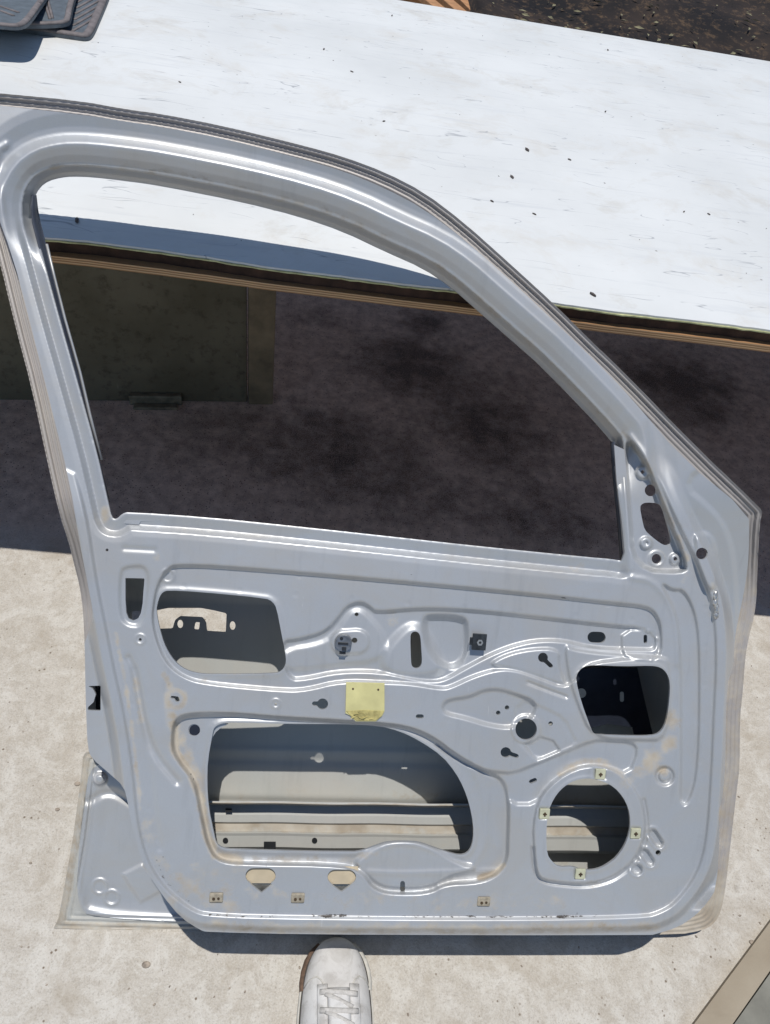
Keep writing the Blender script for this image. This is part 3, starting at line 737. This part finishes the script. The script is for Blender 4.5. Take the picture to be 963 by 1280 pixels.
# lock clip: grey round cap with cross slot
bm = bmesh.new(); c = dpt(429.3,803,-6)
zf = Z0-.0035
add_cyl(bm, c, .0112, zf-.003, zf+.003, 28, .0103); lc = bm_obj('lock_clip', bm, simple('worn_zinc', (.30, .31, .32), .35, .7, .4, 90), door)
bm = bmesh.new(); add_box(bm, (c.x-.007, c.y-.0015, zf+.003), (c.x+.006, c.y+.0015, zf+.0042), .0003); add_box(bm, (c.x-.0015, c.y-.009, zf+.003), (c.x+.004, c.y-.004, zf+.0045), .0004)
add_box(bm, (c.x-.004, c.y-.0145, zf-.002), (c.x+.004, c.y-.0095, zf+.001), .0004); add_cyl(bm, (c.x-.003, c.y+.0062), .0022, zf+.003, zf+.0037, 12)
bm_obj('slot', bm, M_BLK, lc)
# square spring nut
bm = bmesh.new(); c = dpt(600,803,-4); zf = Z0-.0075
add_box(bm, (c.x-.0095, c.y-.0108, zf-.0005), (c.x+.0092, c.y+.0108, zf+.0022), .0007); add_box(bm, (c.x-.0128, c.y-.0045, zf), (c.x-.0095, c.y+.0055, zf+.0018), .0004)
sn = bm_obj('spring_nut', bm, simple('black_spring_steel', (.045, .05, .055), .45, .5, .5, 120, .3), door)
bm = bmesh.new(); add_ring(bm, (c.x+.0005, c.y-.0005), .002, .0042, zf+.0022, zf+.0034, 6); bm_obj('nut_eye', bm, simple('bare_zinc', (.45, .45, .43), .4, .7), sn)
# speaker screw clips
for cx, cy in ((750,967), (680.5,1016.5), (794,1041), (725,1091.5)):
    c = dpt(cx, cy, 7); bm = bmesh.new(); zf = Z0+.0076
    add_box(bm, (c.x-.0068, c.y-.0068, zf-.001), (c.x+.0068, c.y+.0068, zf+.0022), .0009); cl = bm_obj('speaker_clip', bm, M_NUT, door)
    bm = bmesh.new(); add_box(bm, (c.x-.0026, c.y-.0008, zf+.0022), (c.x+.0026, c.y+.0008, zf+.003)); add_box(bm, (c.x-.0009, c.y-.0028, zf+.0022), (c.x+.0009, c.y+.0024, zf+.0031)); add_cyl(bm, c, .0018, zf+.0022, zf+.0028, 10)
    bm_obj('screw_hole', bm, M_RUST, cl)
# trim clips along the bottom
for cx, cy in ((270.5,1122), (372.5,1122.5), (605,1127)):
    c = dpt(cx, cy, 1); bm = bmesh.new()
    add_box(bm, (c.x-.0085, c.y-.0065, Z0-.0005), (c.x+.0085, c.y+.0065, Z0+.0022), .0018)
    cl = bm_obj('trim_clip', bm, M_PLUG, door, True)
    bm = bmesh.new(); add_cyl(bm, (c.x-.003, c.y-.001), .0019, Z0+.0022, Z0+.003, 10); add_cyl(bm, (c.x+.003, c.y-.0005), .0016, Z0+.0022, Z0+.003, 10)
    bm_obj('clip_hole', bm, M_RUST, cl)
# weld bead on the hinge side
bm = bmesh.new(); random.seed(3)
for k in range(9):
    p = dpt(895+random.uniform(-1,1), 743+k*3.2, 8-k*.3)
    bmesh.ops.create_icosphere(bm, subdivisions=2, radius=.0040+random.random()*.0014, matrix=Matrix.Translation(p) @ Matrix.Diagonal((.7, 1.2, .6, 1)))
bm_obj('weld_bead', bm, simple('bare_weld', (.55, .54, .52), .35, .8, .5, 300, .6), door, True)
# latch catch in the rear cutout
flat_part('latch_plate', [(109.5,856),(127,855),(128,890),(109.5,890)], -(DP-22), -(DP-25), M_BLK)
flat_part('latch_hook', chaikin([(108,860),(116,862),(119,869),(116,878),(109,883)], 1), -78, -74, simple('bare_zinc2', (.5,.48,.42), .4, .5))
# lower left striker buffer
bm = bmesh.new(); c = dpt(125,973,-(DP-7)); bmesh.ops.create_uvsphere(bm, u_segments=20, v_segments=10, radius=.009, matrix=Matrix.Translation(c) @ Matrix.Diagonal((1, 1, .6, 1)))
bm_obj('rubber_stop', bm, simple('grey_rubber', (.45,.45,.46), .6), door, True)
# window regulator carrier plate seen through the front opening
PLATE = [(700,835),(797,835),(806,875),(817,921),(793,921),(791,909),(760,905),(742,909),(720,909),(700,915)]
flat_part('regulator_plate', PLATE, -102, -100, M_DARK)  # near-black colour makes the plate read as unlit, shade put into its colour
for q in (circ(727,866.5,6,16), capsule(777.7,867,777.7,875,2.4)):
    flat_part('regulator_slot', q, -99.9, -99.2, simple('pale_primer', (.62,.63,.57), .6))

# ------------------------------------------------------------------ rubber mats on the bench
def mat_obj(name, px, z, thick, rim, label, group, ribs=None, mat=None, lift=None):
    pts = [sight(x, y, z) for x, y in px]; root_c = Vector((sum(p[0] for p in pts)/len(pts), sum(p[1] for p in pts)/len(pts), TZ))
    root = empty(name, root_c)
    P2 = chaikin([(p[0]-root_c.x, p[1]-root_c.y) for p in pts], 2)
    bm = bmesh.new(); add_prism(bm, P2[::-1] if False else P2, z-TZ, z-TZ+thick, .0008); bmesh.ops.recalc_face_normals(bm, faces=bm.faces)
    if lift:
        for v in bm.verts: v.co.z += lift(v.co.x+root_c.x, v.co.y+root_c.y)
    bm_obj('mat_base', bm, mat, root)
    n = len(P2); c = Vector((sum(p[0] for p in P2)/n, sum(p[1] for p in P2)/n))
    ins = []
    for k in range(n):
        a, b, d = Vector(P2[k-1]), Vector(P2[k]), Vector(P2[(k+1) % n])
        t = (d-a).normalized(); nr = Vector((-t.y, t.x))
        if nr.dot(c-b) < 0: nr = -nr
        ins.append(b+nr*rim*.5)
    bm = bmesh.new()
    loop = [Vector((p.x, p.y, z-TZ+thick+.001)) for p in ins]
    for v in loop:
        if lift: v.z += lift(v.x+root_c.x, v.y+root_c.y)
    add_tube(bm, loop+[loop[0], loop[1]], rim*.5, 8, .6)
    bm_obj('raised_rim', bm, M_MATRIM, root, True)
    if ribs:
        bm = bmesh.new()
        for (ax, ay), (bx, by) in ribs:
            a = Vector(sight(ax, ay, z+thick))-root_c; b = Vector(sight(bx, by, z+thick))-root_c
            if lift:
                a.z += lift(a.x+root_c.x, a.y+root_c.y); b.z += lift(b.x+root_c.x, b.y+root_c.y)
            add_tube(bm, [a, (a+b)/2, b], .0032, 6, .7)
        bm_obj('ribs', bm, M_MATRIM, root, True)
    tag(root, label, 'rubber mat', group)
    return root
M_MAT = simple('mat_rubber', (.10, .12, .14), .6, 0, .25, 60, .3)
M_MATRIM = simple('mat_rubber_worn', (.17, .15, .15), .7, 0, .3, 60, .3)
mat_obj('rubber_mat', [(146,-30),(137,0),(126,26),(117,47),(110,52),(95,50),(40,42),(-60,32),(-90,-60),(160,-60)], TZ+.0008, .006, .016,
        'ribbed grey rubber floor mat lying flat, lowest of the stack on the white bench', 'rubber floor mats stacked on the bench',
        [((92+k*1.2, 26-k*7.2+6), (120+k*2.2, 8-k*7.5+8)) for k in range(-1, 5)], M_MAT)
mat_obj('rubber_mat', [(102,-20),(92,12),(90,26),(87,34),(60,36),(36,36),(-60,36),(-80,-60),(110,-60)], TZ+.016, .006, .012,
        'plain grey rubber floor mat in the middle of the stack, over the ribbed mat', 'rubber floor mats stacked on the bench',
        [((56,2),(63,24)), ((60,0),(66,23))], M_MAT)
yc = float(sight(0, 38, TZ+.05)[1])
mat_obj('rubber_mat', [(58,-20),(46,8),(38,26),(31,35),(20,38),(0,36.5),(-60,33),(-80,-60),(70,-60)], TZ+.052, .005, .012,
        'uppermost grey rubber floor mat with its near edge curling up off the stack', 'rubber floor mats stacked on the bench',
        [((-5,-3),(22,8)), ((-8,3),(16,14))], M_MAT, lift=lambda x, y: -.030*min(1, max(0, (y-yc)/.35)))

# ------------------------------------------------------------------ grit and flakes on the bench top
random.seed(21); bm = bmesh.new()
big = [(659,188,7),(640,222,6),(615,252,4),(668,268,4),(405,62,5),(440,90,4),(225,103,3.5),(97,277,7),(342,262,4),(760,63,5),(490,20,5),(757,140,5),(712,200,4),(855,265,3),(480,152,3),(741,369,6),(886,268,3)]
for x, y, s in big+[(random.uniform(100, 960), random.uniform(20, 380), random.uniform(.5, 1.5)) for _ in range(28)]:
    p = Vector(sight(x, y, TZ));
    if p.y < YN+.03 or p.y > YF-.02: continue
    L = s*.0011*(1 if s > 3 else 1.2); a = random.uniform(.6, 2.6)
    bmesh.ops.create_icosphere(bm, subdivisions=1, radius=1, matrix=Matrix.Translation(p+Vector((0, 0, L*.25))) @ Matrix.Rotation(a, 4, 'Z') @ Matrix.Diagonal((L, L*.35, L*.3, 1)))
for v in bm.verts: v.co += Vector((random.uniform(-1,1), random.uniform(-1,1), 0))*.0006
tag(bm_obj('grit', bm, simple('dark_grit', (.09, .075, .07), .9, 0, .5, 200)), 'fine dark grit and paint flakes scattered over the white bench top', 'grit', kind='stuff')

# ------------------------------------------------------------------ behind the bench
def tarp():
    bm = bmesh.new(); nx, ny = 90, 40; rnd = random.Random(5); rows = []
    ph = [(rnd.uniform(2, 13), rnd.uniform(2, 13), rnd.uniform(0, 6), rnd.uniform(.3, 1)) for _ in range(10)]
    for j in range(ny):
        row = []
        for i in range(nx):
            x = .35+i*4.6/(nx-1); y = YF+.07+j*2.6/(ny-1)
            z = .40+.16*(y-YF)+sum(a*math.sin(fx*x+fy*y+p) for fx, fy, p, a in ph)*.006
            if j == 0 or i == 0 or j == ny-1 or i == nx-1: z = .05
            row.append(bm.verts.new((x-1.6, y-2.7, z)))
        rows.append(row)
    for j in range(ny-1):
        for i in range(nx-1): bm.faces.new((rows[j][i], rows[j][i+1], rows[j+1][i+1], rows[j+1][i]))
    n = NM('black_tarp'); c = n.mix(n.ramp(n.noise(3, 4), .4, .6), (.012, .011, .012), (.035, .026, .022))
    c = n.mix(n.ramp(n.pos(0), .25, .9), c, (.055, .022, .014))
    c = n.mix(n.ramp(n.noise(30, 7, .75), .52, .66, 0, .75), c, (.13, .085, .05)); n.set(c, .8, 0, .2); n.bump(n.noise(60, 5), .6, .004)
    o = bm_obj('tarp', bm, n.m, None, True); o.location = (1.6, 2.7, 0)
    tag(o, 'black and rust brown tarp over a low heap behind the white workbench', 'tarp')
    # leaf litter on it
    bm = bmesh.new()
    for k in range(900):
        x = rnd.gauss(0, 1)*.22+rnd.choice([.6, .75, .9, 1.25, 1.5, 1.9, 2.2]); y = YF+.12+abs(rnd.gauss(0, .5)); z = .402+.16*(y-YF)+sum(a*math.sin(fx*x+fy*y+p) for fx, fy, p, a in ph)*.006+.004
        if not (.45 < x < 4.6 and y < YF+2.4): continue
        s = rnd.uniform(.004, .020); m = Matrix.Translation((x, y, z+s*.3)) @ Matrix.Rotation(rnd.uniform(0, 6.3), 4, 'Z') @ Matrix.Rotation(rnd.uniform(-.7, .7), 4, 'X')
        vs = [bm.verts.new(m @ Vector(q)) for q in ((-s, 0, 0), (0, -s*.3, s*.1), (s*1.2, 0, 0), (0, s*.3, s*.15))]; bm.faces.new(vs)
    tag(bm_obj('leaf_litter', bm, simple('dry_leaf', (.24, .22, .13), .8, 0, .5, 20)), 'dry leaf litter and flakes scattered on the black tarp', 'leaf litter', kind='stuff')
    # timber offcuts
    wm = simple('pale_timber', (.40, .21, .10), .8, 0, .25, 30, .3)
    for k, (ax, ay, bx, by, lab) in enumerate(((512,-22,556,14,'pale timber slat at the left of the row behind the bench'), (536,-22,580,16,'pale timber slat second from the left behind the bench'), (560,-22,602,20,'pale timber slat third from the left behind the bench'), (588,-22,625,22,'pale timber slat nearest the black tarp behind the bench'))):
        a = Vector(sight(ax, ay, .5)); b = Vector(sight(bx, by, .5)); d = (b-a); L = d.length; ang = math.atan2(d.y, d.x)
        bm = bmesh.new(); add_box(bm, (-L*.9, -.022, -.5 if False else -.02), (L*.55, .022, .0), .002)
        o = bm_obj('timber_plank', bm, wm); o.location = (a+b)/2; o.rotation_euler = (0, 0, ang)
        tag(o, lab, 'timber', 'timber slats behind the bench')
    bm = bmesh.new(); c = Vector(sight(570, -10, .48)); add_box(bm, (-.35, -.05, -.455), (.35, .05, 0), .004)
    add_box(bm, (-.35, .2, -.455), (.35, .3, 0), .004)
    o = bm_obj('timber_trestle', bm, wm); o.location = (c.x-.05, max(c.y, YF+.1)+.02, .457); tag(o, 'low timber support carrying the row of pale slats', 'trestle')
tarp()

# ------------------------------------------------------------------ boards at the lower right
def boards():
    def prism(name, px, z, mat, label):
        pts = [sight(x, y, z) for x, y in px]; c = Vector((sum(p[0] for p in pts)/len(pts), sum(p[1] for p in pts)/len(pts), 0))
        bm = bmesh.new(); add_prism(bm, [(p[0]-c.x, p[1]-c.y) for p in pts], .001, z, .0025); bmesh.ops.recalc_face_normals(bm, faces=bm.faces)
        o = bm_obj(name, bm, mat); o.location = c; tag(o, label, 'board'); return o
    a = NM('weathered_board'); c = a.mix(a.ramp(a.noise(8, 5), .35, .65), (.29, .24, .175), (.36, .31, .235))
    c = a.mix(a.ramp(a.noise(1, 5, .7, vec=a.mapping((12, 70, 40), (0, 0, -.85))), .5, .75, 0, .4), c, (.25, .21, .15)); a.set(c, .8); a.bump(a.noise(80, 4), .2)
    prism('wooden_board', [(868,1280),(963,1152.5),(1060,1022),(1120,1022),(963,1213),(916,1280),(830,1398),(780,1398)], .012, a.m, 'flat tan wooden board on the concrete in the lower right corner')
    prism('grey_board', [(917.5,1281),(964.5,1214.5),(1121.5,1023),(1250,1023),(1250,1400),(832,1400)], .009, simple('grey_board', (.20, .195, .165), .8, 0, .22, 16, .3), 'grey weathered board butting the tan board in the lower right corner')
boards()

# ------------------------------------------------------------------ the photographer's shoe
def shoe():
    leather = NM('dirty_white_leather'); gr = leather.noise(50, 6, .7); c = leather.mix(leather.ramp(leather.noise(14, 5), .35, .65), (.74, .73, .715), (.60, .585, .565))
    c = leather.mix(leather.ramp(leather.noise(26, 6, .7, dist=.5), .50, .64, 0, .6), c, (.40, .38, .35)); c = leather.mix(leather.ramp(gr, .56, .7, 0, .5), c, (.33, .30, .27)); leather.set(c, .6); leather.bump(gr, .3, .0015)
    solem = simple('grubby_sole', (.52, .50, .45), .85, 0, .25, 60, .4); dark = simple('sole_gap', (.05, .045, .04), .9); brn = simple('peeling_brown', (.12, .075, .05), .85, 0, .5, 90, .5)
    tip = Vector(sight(421, 1172, .028)); loc = Vector((tip.x+.001, tip.y-.14, 0)); root = empty('shoe', loc)
    # heading: from the toe straight down the picture
    b = Vector(sight(423, 1280, .06)); ax = Vector((b.x-tip.x, b.y-tip.y, 0)).normalized(); sx = Vector((ax.y, -ax.x, 0))
    if sx.x < 0: sx = -sx
    def W(s, t, z): return tip + ax*t + sx*s + Vector((0, 0, z-tip.z)) - loc
    T = [0, .006, .015, .03, .05, .075, .10, .13, .17, .21, .25, .275, .29]
    Wd = [.012, .024, .033, .0415, .047, .050, .0515, .051, .046, .040, .038, .034, .020]
    Hh = [.034, .044, .050, .054, .058, .066, .078, .092, .108, .115, .112, .105, .08]
    def rings(T, Wd, z0f, Hh, n=18, p=2.6):
        R = []
        for t, wd, hh in zip(T, Wd, Hh):
            r = []
            for k in range(n+1):
                a = math.pi*k/n; ca, sa = math.cos(a), math.sin(a)
                r.append((wd*math.copysign(abs(ca)**(2/p), ca), t, z0f+(hh-z0f)*abs(sa)**(2/2.1)))
            R.append(r)
        return R
    bm = bmesh.new(); R = rings(T, [w_*.94 for w_ in Wd], .020, Hh); V = [[bm.verts.new(W(*p)) for p in r] for r in R]
    for a, b_ in zip(V, V[1:]):
        for k in range(len(a)-1): bm.faces.new((a[k], a[k+1], b_[k+1], b_[k]))
    bm.faces.new(V[0]); bm.faces.new(V[-1][::-1]); bmesh.ops.recalc_face_normals(bm, faces=bm.faces)
    up = bm_obj('upper', bm, leather.m, root, True); s = up.modifiers.new('s', 'SUBSURF'); s.levels = 2; s.render_levels = 2
    def outline(g, z0, z1, name, mat, bev=.003, t1=1.0):
        P = [(-(w_+g), t) for t, w_ in zip(T, Wd)]; Q = [((w_+g), t) for t, w_ in zip(T, Wd)][::-1]
        P = [(s_, t if t > .002 else t-g) for s_, t in P+Q]
        P = chaikin(P, 2); bm = bmesh.new()
        a = [bm.verts.new(W(s_, t, z0)) for s_, t in P]; b = [bm.verts.new(W(s_, t, z1)) for s_, t in P]; n = len(P)
        ft = bm.faces.new(b); bm.faces.new(a[::-1])
        for k in range(n): bm.faces.new((a[k], a[(k+1) % n], b[(k+1) % n], b[k]))
        bmesh.ops.recalc_face_normals(bm, faces=bm.faces)
        bmesh.ops.bevel(bm, geom=list(ft.edges), offset=bev, segments=3, affect='EDGES', profile=.6)
        return bm_obj(name, bm, mat, root, False)
    outline(.001, .001, .022, 'sole', solem)
    outline(-.0015, .0222, .0245, 'sole_seam', dark, .0005)
    # flared foxing at both sides of the toe, brown where it peels
    for sgn, mt in ((-1, brn), (1, solem)):
        bm = bmesh.new(); pts = []
        for t, o in ((.006,.004),(.014,.0055),(.026,.006),(.038,.0055),(.052,.004),(.062,.002)):
            wd = float(np.interp(t, T, Wd)); pts.append(W(sgn*(wd+o-.0045), t+.002, .019))
        add_tube(bm, pts, .0042, 8, 1.5); bm_obj('toe_foxing', bm, mt, root, True)
    def top(s, t, lift=.0):
        wd = float(np.interp(t, T, Wd))*.94; hh = float(np.interp(t, T, Hh)); ca = min(.999, (abs(s)/wd)**(2.6/2)); sa = math.sqrt(max(0, 1-ca*ca))
        return W(s, t, .020+(hh-.020)*sa**(2/2.1)+lift)
    # tongue, eyestays, laces
    bm = bmesh.new()
    vs = [[bm.verts.new(top(s_, t, .0015+.002*(1-(s_/.014)**2))) for s_ in np.linspace(-.014, .014, 7)] for t in np.linspace(.068, .21, 16)]
    for a, b_ in zip(vs, vs[1:]):
        for k in range(6): bm.faces.new((a[k], a[k+1], b_[k+1], b_[k]))
    o = bm_obj('tongue', bm, leather.m, root, True); m_ = o.modifiers.new('t', 'SOLIDIFY'); m_.thickness = .002
    for sgn in (-1, 1):
        bm = bmesh.new(); vs = []
        for t in np.linspace(.062, .21, 20):
            vs.append([bm.verts.new(top(sgn*s_, t, .0022 if .1 < q < .9 else .0004)) for s_, q in ((.0145,0),(.0155,.2),(.021,.5),(.0275,.8),(.0285,1))])
        for a, b_ in zip(vs, vs[1:]):
            for k in range(4): bm.faces.new((a[k], a[k+1], b_[k+1], b_[k]) if sgn < 0 else (a[k], b_[k], b_[k+1], a[k+1]))
        o = bm_obj('eyestay', bm, leather.m, root, True); m_ = o.modifiers.new('t', 'SOLIDIFY'); m_.thickness = .0015
        # toe cap stitching
        bm = bmesh.new(); add_tube(bm, [top(sgn*s_, t, .0007) for s_, t in ((.0445,.062),(.038,.055),(.030,.052),(.024,.056),(.0185,.064))], .0009, 6); bm_obj('seam', bm, solem, root, True)
    lace = simple('grubby_lace', (.52, .50, .47), .9, 0, .2, 200, .4)
    for k in range(6):
        t = .0735+k*.021
        bm = bmesh.new(); add_tube(bm, [top(s_, t+.0015*math.sin(k+s_*60), .0062-abs(s_)*.07) for s_ in np.linspace(-.025, .025, 9)], .0034, 8, .6); bm_obj('lace', bm, lace, root, True)
        if k < 5:
            bm = bmesh.new(); add_tube(bm, [top(s_, t+(s_+.02)/.04*.019, .0046) for s_ in np.linspace(-.018, .018, 7)], .0030, 8, .6); bm_obj('lace', bm, lace, root, True)
        for sgn in (-1, 1):
            bm = bmesh.new(); c = top(sgn*.0235, t, .0027); add_ring(bm, (0, 0), .0014, .0028, 0, .0012, 14)
            for v in bm.verts: v.co += c
            bm_obj('eyelet', bm, lace, root)
    # collar opening and sock
    bm = bmesh.new(); c = W(0, .235, .113); add_ring(bm, (c.x, c.y), .026, .033, c.z-.012, c.z+.004, 28); bm_obj('collar', bm, leather.m, root, True)
    tag(root, 'dirty white leather lace-up sneaker, toe against the shadow under the door', 'shoe')
shoe()
# stones on the ground
random.seed(12); bm = bmesh.new()
for k in range(150):
    x, y = random.uniform(0, 963), random.uniform(760, 1275); p = Vector(sight(x, y, 0)); s = random.uniform(.0006, .0018)
    bmesh.ops.create_icosphere(bm, subdivisions=1, radius=s, matrix=Matrix.Translation(p+Vector((0, 0, s*.3))) @ Matrix.Rotation(random.uniform(0, 6), 4, 'Z') @ Matrix.Diagonal((1.5, 1, .5, 1)))
for x, y, s in ((183,1206,5),(940,1178,4),(97,980,4),(72,1012,3)):
    p = Vector(sight(x, y, 0)); bmesh.ops.create_icosphere(bm, subdivisions=2, radius=s*.001, matrix=Matrix.Translation(p+Vector((0, 0, .001))) @ Matrix.Diagonal((1.2, .9, .4, 1)))
tag(bm_obj('gravel', bm, simple('grit_stone', (.32, .27, .22), .9, 0, .5, 100), None, True), 'small loose grit on the sunlit concrete around the door', 'gravel', kind='stuff')
